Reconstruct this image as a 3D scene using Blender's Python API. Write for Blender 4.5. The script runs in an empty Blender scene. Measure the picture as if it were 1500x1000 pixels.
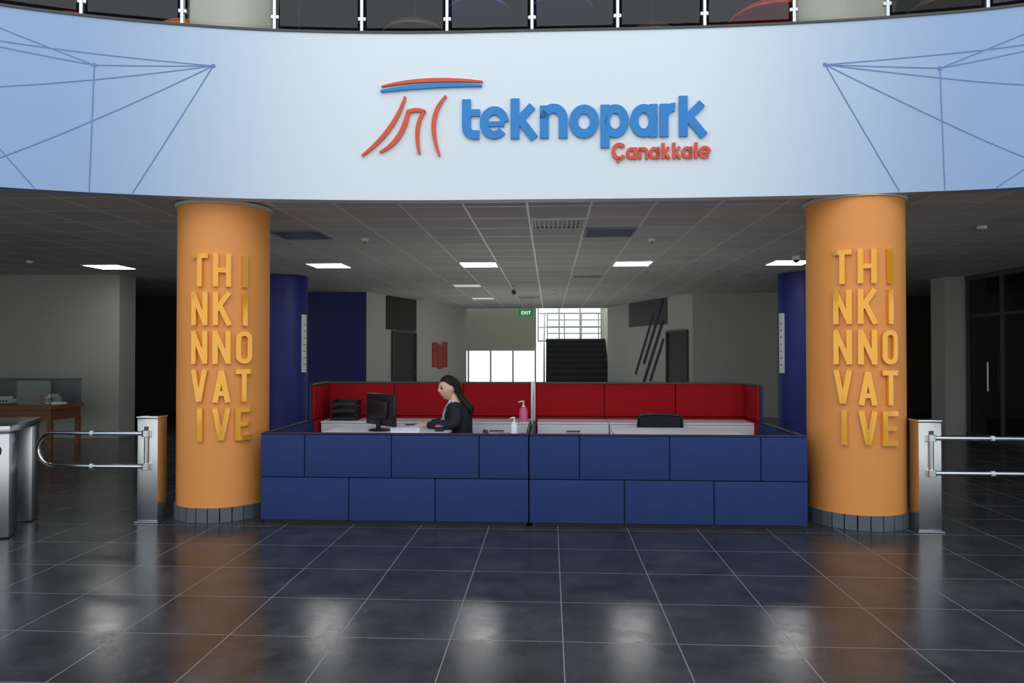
import bpy, bmesh, math, random
from mathutils import Vector, Matrix
random.seed(4)
S=bpy.context.scene
COL=S.collection
R=math.radians
try:
    S.view_settings.view_transform='Standard'
except Exception: pass

# ------------------------------------------------------------ materials
def _n(nt,t,**k):
    n=nt.nodes.new(t)
    for a,b in k.items(): setattr(n,a,b)
    return n
def M(nt,op,a,b=None,c=None):
    n=_n(nt,'ShaderNodeMath',operation=op)
    for i,v in enumerate((a,b,c)):
        if v is None: continue
        if isinstance(v,(int,float)): n.inputs[i].default_value=v
        else: nt.links.new(v,n.inputs[i])
    return n.outputs[0]
def MIX(nt,f,a,b):
    n=_n(nt,'ShaderNodeMix',data_type='RGBA')
    for i,v in ((0,f),(6,a),(7,b)):
        if isinstance(v,(int,float)): n.inputs[i].default_value=v
        elif isinstance(v,tuple): n.inputs[i].default_value=(*v,1) if len(v)==3 else v
        else: nt.links.new(v,n.inputs[i])
    return n.outputs[2]
def srgb(r,g,b):
    f=lambda c:(c/255/12.92) if c/255<=.04045 else ((c/255+.055)/1.055)**2.4
    return (f(r),f(g),f(b))
def mat(name,col,rough=.6,metal=0.,var=.08,scale=6.,bump=0.,bscale=200.,spec=.5,emit=None,es=0,coat=0):
    m=bpy.data.materials.new(name); m.use_nodes=True
    nt=m.node_tree; b=nt.nodes['Principled BSDF']
    tc=_n(nt,'ShaderNodeTexCoord')
    no=_n(nt,'ShaderNodeTexNoise'); no.inputs['Scale'].default_value=scale; no.inputs['Detail'].default_value=4
    nt.links.new(tc.outputs['Object'],no.inputs['Vector'])
    dark=tuple(c*(1-var) for c in col); lite=tuple(min(1,c*(1+var)) for c in col)
    nt.links.new(MIX(nt,no.outputs[0],dark,lite),b.inputs['Base Color'])
    b.inputs['Roughness'].default_value=rough; b.inputs['Metallic'].default_value=metal
    b.inputs['Specular IOR Level'].default_value=spec
    b.inputs['Coat Weight'].default_value=coat; b.inputs['Coat Roughness'].default_value=.05
    if bump:
        n2=_n(nt,'ShaderNodeTexNoise'); n2.inputs['Scale'].default_value=bscale
        nt.links.new(tc.outputs['Object'],n2.inputs['Vector'])
        bp=_n(nt,'ShaderNodeBump'); bp.inputs['Strength'].default_value=bump; bp.inputs['Distance'].default_value=.002
        nt.links.new(n2.outputs[0],bp.inputs['Height']); nt.links.new(bp.outputs[0],b.inputs['Normal'])
    if emit:
        b.inputs['Emission Color'].default_value=(*emit,1); b.inputs['Emission Strength'].default_value=es
    return m
def glassmat(name,tint=(.9,.95,.95),rough=.02,refl=1.0):
    m=bpy.data.materials.new(name); m.use_nodes=True; nt=m.node_tree
    nt.nodes.clear()
    o=_n(nt,'ShaderNodeOutputMaterial'); t=_n(nt,'ShaderNodeBsdfTransparent'); g=_n(nt,'ShaderNodeBsdfGlossy')
    t.inputs[0].default_value=(*tint,1); g.inputs['Roughness'].default_value=rough
    fr=_n(nt,'ShaderNodeFresnel'); fr.inputs[0].default_value=1.45
    mx=_n(nt,'ShaderNodeMixShader')
    nt.links.new(M(nt,'MULTIPLY',fr.outputs[0],refl),mx.inputs[0])
    nt.links.new(t.outputs[0],mx.inputs[1]); nt.links.new(g.outputs[0],mx.inputs[2]); nt.links.new(mx.outputs[0],o.inputs[0])
    return m
def gridmask(nt,x0,y0,s,w):
    g=_n(nt,'ShaderNodeNewGeometry'); sp=_n(nt,'ShaderNodeSeparateXYZ'); nt.links.new(g.outputs['Position'],sp.inputs[0])
    outs=[];cells=[]
    for k,o in ((0,x0),(1,y0)):
        q=M(nt,'DIVIDE',M(nt,'SUBTRACT',sp.outputs[k],o),s)
        cells.append(M(nt,'FLOOR',q))
        outs.append(M(nt,'GREATER_THAN',M(nt,'ABSOLUTE',M(nt,'SUBTRACT',M(nt,'FRACT',q),.5)),.5-w/(2*s)))
    cb=_n(nt,'ShaderNodeCombineXYZ'); nt.links.new(cells[0],cb.inputs[0]); nt.links.new(cells[1],cb.inputs[1])
    wn=_n(nt,'ShaderNodeTexWhiteNoise',noise_dimensions='2D'); nt.links.new(cb.outputs[0],wn.inputs['Vector'])
    return M(nt,'MAXIMUM',outs[0],outs[1]),wn.outputs['Value'],g

# floor
m_floor=bpy.data.materials.new('slate_tiles'); m_floor.use_nodes=True
nt=m_floor.node_tree; b=nt.nodes['Principled BSDF']
mask,cell,g=gridmask(nt,.07,3.85-.6*40,.6,.006)
no=_n(nt,'ShaderNodeTexNoise'); no.inputs['Scale'].default_value=2.6; no.inputs['Detail'].default_value=10; no.inputs['Roughness'].default_value=.7
nt.links.new(g.outputs['Position'],no.inputs['Vector'])
rmp=_n(nt,'ShaderNodeMapRange'); rmp.inputs[1].default_value=.32; rmp.inputs[2].default_value=.68; nt.links.new(no.outputs[0],rmp.inputs[0])
base=MIX(nt,rmp.outputs[0],(.025,.026,.029),(.074,.076,.081))
base=MIX(nt,M(nt,'MULTIPLY',cell,.4),base,(.038,.036,.037))
nt.links.new(MIX(nt,mask,base,(.25,.245,.235)),b.inputs['Base Color'])
ro=M(nt,'ADD',M(nt,'MULTIPLY',rmp.outputs[0],.10),.15)
nt.links.new(M(nt,'ADD',ro,M(nt,'MULTIPLY',mask,.4)),b.inputs['Roughness'])
b.inputs['Specular IOR Level'].default_value=.28
n2=_n(nt,'ShaderNodeTexNoise'); n2.inputs['Scale'].default_value=9; n2.inputs['Detail'].default_value=5
nt.links.new(g.outputs['Position'],n2.inputs['Vector'])
bp=_n(nt,'ShaderNodeBump'); bp.inputs['Strength'].default_value=.10; bp.inputs['Distance'].default_value=.004
nt.links.new(n2.outputs[0],bp.inputs['Height']); nt.links.new(bp.outputs[0],b.inputs['Normal'])
# ceiling
m_ceil=bpy.data.materials.new('acoustic_ceiling'); m_ceil.use_nodes=True
nt=m_ceil.node_tree; b=nt.nodes['Principled BSDF']
mask,cell,g=gridmask(nt,-.21-.6*40,11.05-.6*40,.6,.024)
base=MIX(nt,M(nt,'MULTIPLY',cell,1.),(.46,.47,.47),(.54,.545,.54))
nt.links.new(MIX(nt,mask,base,(.82,.82,.81)),b.inputs['Base Color'])
nt.links.new(M(nt,'SUBTRACT',.85,M(nt,'MULTIPLY',mask,.5)),b.inputs['Roughness'])
# fascia
m_fas=bpy.data.materials.new('printed_fascia'); m_fas.use_nodes=True
nt=m_fas.node_tree; b=nt.nodes['Principled BSDF']
g=_n(nt,'ShaderNodeNewGeometry'); sp=_n(nt,'ShaderNodeSeparateXYZ'); nt.links.new(g.outputs['Position'],sp.inputs[0])
mr=_n(nt,'ShaderNodeMapRange',interpolation_type='SMOOTHSTEP')
nt.links.new(M(nt,'ABSOLUTE',M(nt,'ADD',sp.outputs[0],.25)),mr.inputs[0])
mr.inputs[1].default_value=1.2; mr.inputs[2].default_value=4.0
nt.links.new(MIX(nt,mr.outputs[0],srgb(230,240,247),srgb(152,180,220)),b.inputs['Base Color'])
b.inputs['Roughness'].default_value=.45
m_line=mat('print_line',srgb(105,138,188),.5)
m_orange=mat('orange_paint',srgb(246,162,84),.55,var=.03,bump=.05,bscale=60)
m_gold=mat('gold_acrylic',srgb(252,176,28),.10,.3,var=.05,coat=1)
m_navy=mat('navy_paint',srgb(30,44,124),.5,var=.04)
m_navyf=mat('navy_fabric',srgb(52,68,118),.95,var=.06,bump=.5,bscale=350,spec=.1)
m_navyd=mat('navy_trim',srgb(24,32,58),.6)
m_redf=mat('red_fabric',srgb(166,28,36),.95,var=.06,bump=.4,bscale=350,spec=.1)
m_white=mat('white_laminate',srgb(232,234,238),.35,var=.02)
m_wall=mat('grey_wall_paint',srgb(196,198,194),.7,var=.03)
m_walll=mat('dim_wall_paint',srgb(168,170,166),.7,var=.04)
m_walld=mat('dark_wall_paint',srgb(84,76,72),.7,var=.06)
m_wallr=mat('grey_green_wall_paint',srgb(150,156,150),.7,var=.04)
m_cream=mat('cream_wall_paint',srgb(222,222,198),.7,var=.03)
m_cream2=mat('column_plaster',srgb(200,198,182),.7,var=.03)
m_steel=mat('brushed_steel',(.62,.64,.66),.28,1.,var=.06,scale=30)
m_chrome=mat('chrome',(.8,.82,.84),.12,1.,var=.02)
m_black=mat('black_plastic',(.012,.012,.014),.4)
m_blackf=mat('black_mesh_fabric',(.018,.019,.022),.8)
m_dark=mat('dark_panel',(.02,.02,.022),.5)
m_dgrey=mat('dark_grey',(.07,.075,.08),.6)
m_ring=mat('grey_skirting_tile',srgb(98,104,112),.5,var=.2,scale=9)
m_alu=mat('aluminium',(.72,.73,.75),.35,.8)
m_emit=mat('light_diffuser',(.9,.9,.9),.5,emit=(1,.98,.95),es=13)
m_dimp=mat('dim_diffuser',(.8,.8,.78),.5,emit=(1,.98,.95),es=.35)
m_text=mat('sign_text_white',(.9,.9,.9),.5,emit=(1,1,1),es=1)
m_lblue=mat('logo_blue',srgb(24,132,210),.35,var=.02)
m_lred=mat('logo_red',srgb(222,84,54),.35,var=.02)
m_glass=glassmat('clear_glass',(.97,.98,.98))
m_cglass=glassmat('case_glass',(.85,.88,.88),refl=.35)
m_dglass=glassmat('tinted_glass',(.78,.81,.81))
m_wood=mat('oak_wood',srgb(128,80,50),.45,var=.25,scale=12)
m_green=mat('green_sign',srgb(16,110,60),.4,emit=srgb(20,140,80),es=.5)
m_arrow=mat('green_arrow',srgb(60,235,130),.4,emit=srgb(60,240,130),es=1.2)
m_slat=mat('vent_metal',srgb(200,200,198),.5)
m_dpan=mat('blue_grey_vent',srgb(122,130,146),.6)
m_skin=mat('skin',srgb(236,188,160),.5,var=.03)
m_hair=mat('black_hair',(.013,.010,.009),.6,var=.4,scale=60,spec=.3)
m_suit=mat('black_suit',(.014,.014,.017),.8,bump=.2)
m_shirt=mat('light_blue_shirt',srgb(200,214,232),.8)
m_pink=mat('pink_liquid_plastic',srgb(232,110,156),.2)
m_poster=mat('red_poster',srgb(176,70,60),.6,var=.75,scale=14)

# ------------------------------------------------------------ mesh helpers
def fin(name,bm,mt,parent=None,smooth=None,loc=None,mats=None,recalc=True):
    if recalc: bmesh.ops.recalc_face_normals(bm,faces=bm.faces[:])
    me=bpy.data.meshes.new(name); bm.to_mesh(me); bm.free()
    for m in (mats or [mt]): me.materials.append(m)
    if smooth:
        me.polygons.foreach_set('use_smooth',[True]*len(me.polygons))
        if smooth<179: me.set_sharp_from_angle(angle=R(smooth))
    o=bpy.data.objects.new(name,me); COL.objects.link(o)
    if parent: o.parent=parent
    if loc: o.location=loc
    return o
def top(o,label,cat,group=None,kind=None):
    o['label']=label; o['category']=cat
    if group: o['group']=group
    if kind: o['kind']=kind
    return o
def struct(o,label=None,cat=None):
    o['kind']='structure'
    if label: o['label']=label
    if cat: o['category']=cat
    return o
def thing(name,loc,label,cat,rz=0,group=None):
    e=bpy.data.objects.new(name,None); COL.objects.link(e); e.location=loc; e.rotation_euler=(0,0,rz)
    e.empty_display_size=.1
    return top(e,label,cat,group)
def addbox(bm,lo,hi,bev=0,seg=2,mtx=None):
    t=bmesh.new(); r=bmesh.ops.create_cube(t,size=1)
    for v in t.verts:
        v.co=Vector((lo[i]+(v.co[i]+.5)*(hi[i]-lo[i]) for i in range(3)))
    if bev: bmesh.ops.bevel(t,geom=t.edges[:],offset=bev,segments=seg,profile=.5,affect='EDGES')
    if mtx: t.transform(mtx)
    me=bpy.data.meshes.new('t'); t.to_mesh(me); t.free(); bm.from_mesh(me); bpy.data.meshes.remove(me)
def box(name,lo,hi,mt,parent=None,bev=0,seg=2,mtx=None):
    bm=bmesh.new(); addbox(bm,lo,hi,bev,seg,mtx)
    return fin(name,bm,mt,parent,smooth=35 if bev else None)
def boxw(name,lo,hi,mt,bev=0):
    c=Vector(((lo[0]+hi[0])/2,(lo[1]+hi[1])/2,lo[2]))
    o=box(name,[lo[i]-c[i] for i in range(3)],[hi[i]-c[i] for i in range(3)],mt,None,bev); o.location=c; return o
def addlathe(bm,prof,seg=48,c=(0,0,0),axis='Z'):
    rows=[]
    for r,z in prof:
        row=[]
        for i in range(seg):
            a=2*math.pi*i/seg; p=Vector((r*math.cos(a),r*math.sin(a),z))
            if axis=='X': p=Vector((p.z,p.x,p.y))
            if axis=='Y': p=Vector((p.x,p.z,p.y))
            row.append(bm.verts.new(p+Vector(c)))
        rows.append(row)
    for a,b_ in zip(rows,rows[1:]):
        for i in range(seg):
            j=(i+1)%seg; bm.faces.new((a[i],a[j],b_[j],b_[i]))
    bm.faces.new(rows[0][::-1]); bm.faces.new(rows[-1])
def lathe(name,prof,mt,parent=None,seg=48,c=(0,0,0),axis='Z',smooth=35):
    bm=bmesh.new(); addlathe(bm,prof,seg,c,axis); return fin(name,bm,mt,parent,smooth=smooth)
def addtube(bm,pts,r,seg=12,closed=False):
    pts=[Vector(p) for p in pts]; n=len(pts); rows=[]; up=None
    for i,p in enumerate(pts):
        a=pts[(i-1)%n] if (closed or i>0) else p; c=pts[(i+1)%n] if (closed or i<n-1) else p
        t=(c-a).normalized()
        if up is None:
            up=Vector((0,0,1)) if abs(t.z)<.9 else Vector((1,0,0))
        s=t.cross(up).normalized(); up=s.cross(t).normalized()
        rr=r[i] if isinstance(r,(list,tuple)) else r
        rows.append([bm.verts.new(p+(s*math.cos(2*math.pi*k/seg)+up*math.sin(2*math.pi*k/seg))*rr) for k in range(seg)])
    m=n if closed else n-1
    for i in range(m):
        a,b_=rows[i],rows[(i+1)%n]
        for k in range(seg):
            j=(k+1)%seg; bm.faces.new((a[k],a[j],b_[j],b_[k]))
    if not closed: bm.faces.new(rows[0][::-1]); bm.faces.new(rows[-1])
def tube(name,pts,r,mt,parent=None,seg=12,closed=False):
    bm=bmesh.new(); addtube(bm,pts,r,seg,closed); return fin(name,bm,mt,parent,smooth=50)
def arc(cx,cy,r,a0,a1,n=14,ry=None):
    ry=ry or r
    return [(cx+r*math.cos(R(a0+(a1-a0)*i/n)),cy+ry*math.sin(R(a0+(a1-a0)*i/n))) for i in range(n+1)]
def addstroke(bm,pts,w,mp,d0,d1,cap='round',closed=False,step=None):
    P=[Vector(p) for p in pts]; W=list(w) if isinstance(w,(list,tuple)) else [w]*len(P)
    if step:
        Q=[];V=[]
        rng=len(P) if closed else len(P)-1
        for i in range(rng):
            a,b_=P[i],P[(i+1)%len(P)]; k=max(1,int((b_-a).length/step)+1)
            for j in range(k): Q.append(a.lerp(b_,j/k)); V.append(W[i]+(W[(i+1)%len(W)]-W[i])*j/k)
        if not closed: Q.append(P[-1]);V.append(W[-1])
        P,W=Q,V
    n=len(P); rows=[]
    for i in range(n):
        if closed: t=(P[(i+1)%n]-P[i-1]).normalized()
        else: t=((P[i+1] if i<n-1 else P[i])-(P[i-1] if i>0 else P[i])).normalized()
        nn=Vector((-t.y,t.x)); rows.append((P[i]+nn*W[i]/2,P[i]-nn*W[i]/2))
    if cap=='round' and not closed:
        def capr(p,t,w):
            out=[]; nn=Vector((-t.y,t.x))
            for a in (20,40,60,78,88):
                s=w/2*math.sin(R(a)); h=w/2*math.cos(R(a)); out.append((p+t*s+nn*h,p+t*s-nn*h))
            return out
        te=(P[-1]-P[-2]).normalized(); ts=(P[1]-P[0]).normalized()
        st=[(b_,a) for a,b_ in capr(P[0],-ts,W[0])]
        rows=st[::-1]+rows+capr(P[-1],te,W[-1])
    VV=[]
    for a,b_ in rows:
        VV.append([bm.verts.new(mp(a.x,a.y,d1)),bm.verts.new(mp(b_.x,b_.y,d1)),bm.verts.new(mp(b_.x,b_.y,d0)),bm.verts.new(mp(a.x,a.y,d0))])
    m=len(VV) if closed else len(VV)-1
    for i in range(m):
        a=VV[i]; c=VV[(i+1)%len(VV)]
        for k in range(4):
            l=(k+1)%4; bm.faces.new((a[k],a[l],c[l],c[k]))
    if not closed: bm.faces.new(VV[0][::-1]); bm.faces.new(VV[-1])
def copy_thing(o,loc,rz=None,label=None):
    n=o.copy(); COL.objects.link(n); n.location=loc
    if rz is not None: n.rotation_euler=(0,0,rz)
    if label: n['label']=label
    def rec(a,b_):
        for c in [k for k in bpy.data.objects if k.parent==a]:
            d=c.copy(); COL.objects.link(d); d.parent=b_; rec(c,d)
    rec(o,n); return n

# ------------------------------------------------------------ fascia curve
CP=[(-8.4,-3),(-8.1,-.5),(-7.7,1.8),(-6.9,3.6),(-5.75,4.95),(-4.45,5.72),(-2.95,6.18),(-1.5,6.37),(0,6.4),(1.5,6.4),(2.9,6.3),(4.1,6.06),(5.4,5.35),(6.5,4.0),(7.3,2.0),(7.7,-.5),(7.9,-3)]
def cat(p0,p1,p2,p3,t):
    return tuple(.5*((2*p1[i])+(-p0[i]+p2[i])*t+(2*p0[i]-5*p1[i]+4*p2[i]-p3[i])*t*t+(-p0[i]+3*p1[i]-3*p2[i]+p3[i])*t**3) for i in range(len(p1)))
CV=[]
for i in range(1,len(CP)-2):
    for k in range(12): CV.append(Vector(cat(CP[i-1],CP[i],CP[i+1],CP[i+2],k/12)))
CV.append(Vector(CP[-2]))
CN=[]
for i in range(len(CV)):
    t=(CV[min(i+1,len(CV)-1)]-CV[max(i-1,0)]).normalized(); CN.append(Vector((-t.y,t.x)))
def onx(x,off=0):
    for i in range(len(CV)-1):
        if CV[i].x<=x<=CV[i+1].x:
            k=(x-CV[i].x)/(CV[i+1].x-CV[i].x+1e-9); p=CV[i].lerp(CV[i+1],k); return p+CN[i]*off
    return CV[0]
ZB,ZT,ZC=2.882,4.375,2.91
bm=bmesh.new(); rows=[]
for p,n in zip(CV,CN):
    q=p+n*.14
    rows.append([bm.verts.new((p.x,p.y,ZB)),bm.verts.new((p.x,p.y,ZT)),bm.verts.new((q.x,q.y,ZT)),bm.verts.new((q.x,q.y,ZB))])
for a,c in zip(rows,rows[1:]):
    for k in range(4):
        l=(k+1)%4; f=bm.faces.new((a[k],a[l],c[l],c[k]))
bm.faces.new(rows[0]); bm.faces.new(rows[-1][::-1])
for f in bm.faces: f.material_index=0
bmesh.ops.recalc_face_normals(bm,faces=bm.faces[:])
nb=len(bm.faces)
segs=[((-2.95,4.04),(-6.0,4.13)),((-2.95,4.04),(-3.87,3.97)),((-3.87,3.97),(-5.0,4.36)),((-3.87,3.97),(-3.9,2.89)),((-2.95,4.04),(-3.58,2.89)),
((-3.87,3.97),(-6.1,4.2)),((-2.95,4.04),(-6.2,3.35)),((-2.95,4.04),(-4.9,2.89)),((-5.0,3.85),(-4.28,2.89)),
((2.38,4.01),(5.6,4.10)),((3.29,3.92),(4.5,4.36)),((3.29,3.92),(3.32,2.89)),((2.38,4.01),(2.97,2.89)),((2.38,4.01),(3.29,3.92)),((3.29,3.92),(5.4,4.2)),
((2.38,4.01),(5.6,3.4)),((2.38,4.01),(4.3,2.89)),((3.7,2.89),(4.7,3.6))]
def fmap(u,v,d):
    p=onx(u); i=min(range(len(CV)),key=lambda k:(CV[k]-p).length); q=p-CN[i]*d; return Vector((q.x,q.y,v))
for a,c in segs:
    addstroke(bm,[a,c],.0095,fmap,-.002,.003,cap='butt',step=.12)
for c in ((-2.95,4.04),(-3.87,3.97),(2.38,4.01),(3.29,3.92)):
    addstroke(bm,[(c[0]-.002,c[1]),(c[0]+.002,c[1])],.034,fmap,-.002,.005)
bm.faces.ensure_lookup_table()
for f in bm.faces[nb:]: f.material_index=1
struct(fin('wall_fascia',bm,None,mats=[m_fas,m_line],recalc=False),'curved pale blue balcony fascia with printed network lines')
# coping
bm=bmesh.new(); rows=[]
for p,n in zip(CV,CN):
    a=p-n*.012; q=p+n*.16
    rows.append([bm.verts.new((a.x,a.y,ZT)),bm.verts.new((a.x,a.y,ZT+.02)),bm.verts.new((q.x,q.y,ZT+.02)),bm.verts.new((q.x,q.y,ZT))])
for a,c in zip(rows,rows[1:]):
    for k in range(4):
        l=(k+1)%4; bm.faces.new((a[k],a[l],c[l],c[k]))
struct(fin('trim_1',bm,m_dgrey),'dark metal coping')
# ceiling + upper floor
def slabpoly(name,z,mt,off,yb):
    inner=[p+n*off for p,n in zip(CV,CN)]; outer=[]
    c=Vector((0,-1.2))
    for q in inner:
        d=q-c; ts=[]
        if abs(d.x)>1e-6: ts.append(14/abs(d.x))
        if d.y>1e-6: ts.append((yb+1.2)/d.y)
        outer.append(c+d*min(ts))
    for corner in (Vector((-14,yb)),Vector((14,yb))):
        i=min(range(len(outer)),key=lambda k:(outer[k]-corner).length); outer[i]=corner
    bm=bmesh.new(); rows=[]
    for a,b_ in zip(inner,outer):
        rows.append([bm.verts.new((a.x,a.y,z)),bm.verts.new((a.x,a.y,z+.04)),bm.verts.new((b_.x,b_.y,z+.04)),bm.verts.new((b_.x,b_.y,z))])
    for a,b_ in zip(rows,rows[1:]):
        for k in range(4):
            l=(k+1)%4; bm.faces.new((a[k],a[l],b_[l],b_[k]))
    bm.faces.new(rows[0]); bm.faces.new(rows[-1][::-1])
    return struct(fin(name,bm,mt))
slabpoly('ceiling',ZC,m_ceil,.13,23.0)
slabpoly('floor_upper',ZT-.06,m_dgrey,.13,23.3)
# floor
struct(box('floor',(-14,-3,-.1),(14,29,0),m_floor),'dark slate floor tiles with pale grout')
# ------------------------------------------------------------ walls
def wseg(name,p0,p1,z0,z1,mt,th=.15,off=0,side=1):
    a=Vector(p0);c=Vector(p1); L=(c-a).length; ang=math.atan2(c.y-a.y,c.x-a.x)
    bm=bmesh.new(); lo=(0,off,z0) if side>0 else (0,-off-th,z0); hi=(L,off+th,z1) if side>0 else (L,-off,z1)
    addbox(bm,lo,hi); o=fin(name,bm,mt); o.location=(a.x,a.y,0); o.rotation_euler=(0,0,ang); return struct(o)
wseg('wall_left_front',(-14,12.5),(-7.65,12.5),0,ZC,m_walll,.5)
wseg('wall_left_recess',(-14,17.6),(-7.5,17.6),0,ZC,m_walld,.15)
wseg('wall_navy',(-7.6,16.5),(-4.22,16.5),0,ZC,m_navy,.3)
wseg('wall_left_corridor',(-4.22,16.5),(-2.64,22.9),0,ZC,m_wall,.2,side=1)
wseg('wall_right_corridor',(1.8,22.6),(3.36,17.2),0,ZC,m_wall,.2)
wseg('wall_right_facing',(3.36,17.2),(6.6,17.2),0,ZC,m_wall,.2)
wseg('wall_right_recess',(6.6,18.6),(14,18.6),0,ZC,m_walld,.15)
wseg('wall_right_pier',(7.27,13.7),(7.75,13.7),0,ZC,m_wall,.5)
wseg('wall_side_left',(-14,3.5),(-14,18),0,ZC,m_wall,.15)
wseg('wall_side_right',(14,6),(14,19),0,ZC,m_wall,.15,side=-1)
wseg('wall_stair_side',(1.95,22.6),(1.95,27.2),0,4.6,m_cream,.15,side=-1)
wseg('wall_back',(-6,24.2),(-.45,24.2),1.62,4.2,m_cream,.2)
# corridor recess bands & doors
def alongL(y): return (-8.294+.2469*y,y)
def alongR(y): return (8.329-.2889*y,y)
def doorat(name,f,y0,y1,z1,flip):
    a=f(y0);c=f(y1)
    if flip: a,c=c,a
    p=Vector(a);q=Vector(c);L=(q-p).length;ang=math.atan2(q.y-p.y,q.x-p.x)
    e=bpy.data.objects.new(name,None); COL.objects.link(e); e.location=(p.x,p.y,0); e.rotation_euler=(0,0,ang); struct(e,'dark door in a slim dark frame')
    box('door_leaf',(.05,-.03,0.005),(L-.05,-.002,z1-.05),m_dark,e)
    bm=bmesh.new(); addbox(bm,(0,-.06,0.005),(.05,-.002,z1)); addbox(bm,(L-.05,-.06,0.005),(L,-.002,z1)); addbox(bm,(.05,-.06,z1-.05),(L-.05,-.002,z1))
    fin('door_frame',bm,m_dgrey,e)
    lathe('door_handle',[(.012,-.09),(.012,-.03)],m_steel,e,12,c=(L-.15,0,1.0),axis='Y')
doorat('door_1',alongL,17.73,19.1,2.05,False)
doorat('door_2',alongR,17.4,18.5,2.05,True)
def bandat(name,f,y0,y1,z0,z1,flip,mt):
    a=f(y0);c=f(y1)
    if flip: a,c=c,a
    return wseg(name,a,c,z0,z1,mt,.02,off=-.022)
bandat('trim_2',alongL,17.45,19.15,2.08,ZC-.005,False,m_dark)
bandat('trim_3',alongR,18.5,20.9,2.23,ZC-.005,True,m_dgrey)
# diagonal stripes on right corridor wall
p=Vector(alongR(22.0)); q=Vector(alongR(17.4)); ang=math.atan2(q.y-p.y,q.x-p.x)
st=bpy.data.objects.new('wall_stripes',None); COL.objects.link(st); st.location=(p.x,p.y,0); st.rotation_euler=(0,0,ang)
top(st,'dark diagonal stripe decals on the grey corridor wall','wall graphic')
def dist(y): return (Vector(alongR(y))-p).length
for (ya,za,yb,zb,w) in ((18.7,2.85,19.9,1.2,.11),(18.7,2.35,20.25,.22,.11),(19.25,2.55,20.45,.9,.09),(18.7,1.85,19.5,.75,.09)):
    bm=bmesh.new(); addstroke(bm,[(dist(yb),zb),(dist(ya),za)],w,lambda u,v,d:Vector((u,-d,v)),.024,.028,cap='butt')
    fin('stripe',bm,m_navyd,st)
# artwork on left corridor wall
a=Vector(alongL(20.2)); c=Vector(alongL(21.3)); ang=math.atan2(c.y-a.y,c.x-a.x); L=(c-a).length
pe=thing('wall_artwork',(a.x,a.y,1.03),'red patterned three panel artwork hanging on grey wall','artwork',ang)
for k,(z0,z1) in enumerate(((.06,.76),(0,.70),(.04,.78))):
    box('canvas',(L*k/3+.015,-.03,z0),(L*(k+1)/3-.015,-.004,z1),m_poster,pe,.004,1)
# windows at back
def window(name,x0,x1,y,z0,z1,nv,nh=0,mt=m_white):
    e=bpy.data.objects.new(name,None); COL.objects.link(e); e.location=(x0,y,z0); struct(e,'white framed window with clear panes')
    W=x1-x0;H=z1-z0; bm=bmesh.new()
    addbox(bm,(0,0,0),(W,.08,.06)); addbox(bm,(0,0,H-.06),(W,.08,H))
    for i in range(nv+1):
        x=(W-.05)*i/nv; addbox(bm,(x,0.001,.06),(x+.05,.079,H-.06))
    for i in range(1,nh+1):
        z=H*i/(nh+1); addbox(bm,(.05,.002,z),(W-.05,.078,z+.04))
    fin('window_frame',bm,mt,e)
    box('window_glass',(.03,.035,.03),(W-.03,.045,H-.03),m_glass,e)
window('window_1',-3.5,-.45,24.2,0,1.62,4,0)
window('window_2',-.45,1.95,27.1,1.9,4.5,3,4)
# stairs
sx0,sx1=-.12,1.93
sc=thing('staircase',(sx0,22.7,0),'black staircase with glossy treads climbing to a bright landing','staircase')
bm=bmesh.new(); n=11
for i in range(n):
    addbox(bm,(0,i*.27,0),(sx1-sx0,3.4+.9,.178*(i+1)-.002) if i==n-1 else (sx1-sx0,(i+1)*.27,.178*(i+1)-.002))
fin('steps',bm,m_dark,sc)
for i in range(n): box('step_nosing',(0,i*.27-.025,.178*(i+1)-.0),(sx1-sx0,i*.27+.05,.178*(i+1)+.03),m_dgrey,sc)
bm=bmesh.new()
for h in (.9,.6,.3): addtube(bm,[(-.06,-.1,h),(-.06,2.97,h+1.96),(-.06,4.2,h+1.96)],.022,8)
for k in range(6): addtube(bm,[(-.06,-.05+k*.6,.0),(-.06,-.05+k*.6,.92+min(k*.6,2.97)*.66)],.02,8)
fin('handrail',bm,m_white,sc,smooth=50)
bm=bmesh.new()
for h in (.25,.5,.75,1.0): addtube(bm,[(0.02,4.2,1.96+h),(sx1-sx0-.05,4.2,1.96+h)],.02,8)
for k in range(4): addtube(bm,[(.04+k*.63,4.2,1.95),(.04+k*.63,4.2,2.97)],.02,8)
fin('landing_railing',bm,m_white,sc,smooth=50)

# glass partition on far right
gp=bpy.data.objects.new('window_3',None); COL.objects.link(gp); gp.location=(7.6,8.6,0); struct(gp,'dark framed glass partition with door')
bm=bmesh.new(); L=5.05
addbox(bm,(0,0,0),(.08,L,.08)); addbox(bm,(0,0,ZC-.09),(.08,L,ZC)); addbox(bm,(0,0,2.15),(.08,L,2.2))
for k in range(6): addbox(bm,(.001,k*.994,.08),(.079,k*.994+.06,ZC-.09))
fin('partition_frame',bm,m_dgrey,gp); box('partition_glass',(.035,.03,.05),(.045,L-.03,ZC-.05),m_dglass,gp)
tube('door_handle',[(-.05,4.3,.85),(-.05,4.3,1.35)],.014,m_steel,gp,10)
struct(boxw('wall_room_back',(7.8,13.0,0),(13.9,13.15,ZC),m_wallr))

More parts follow.
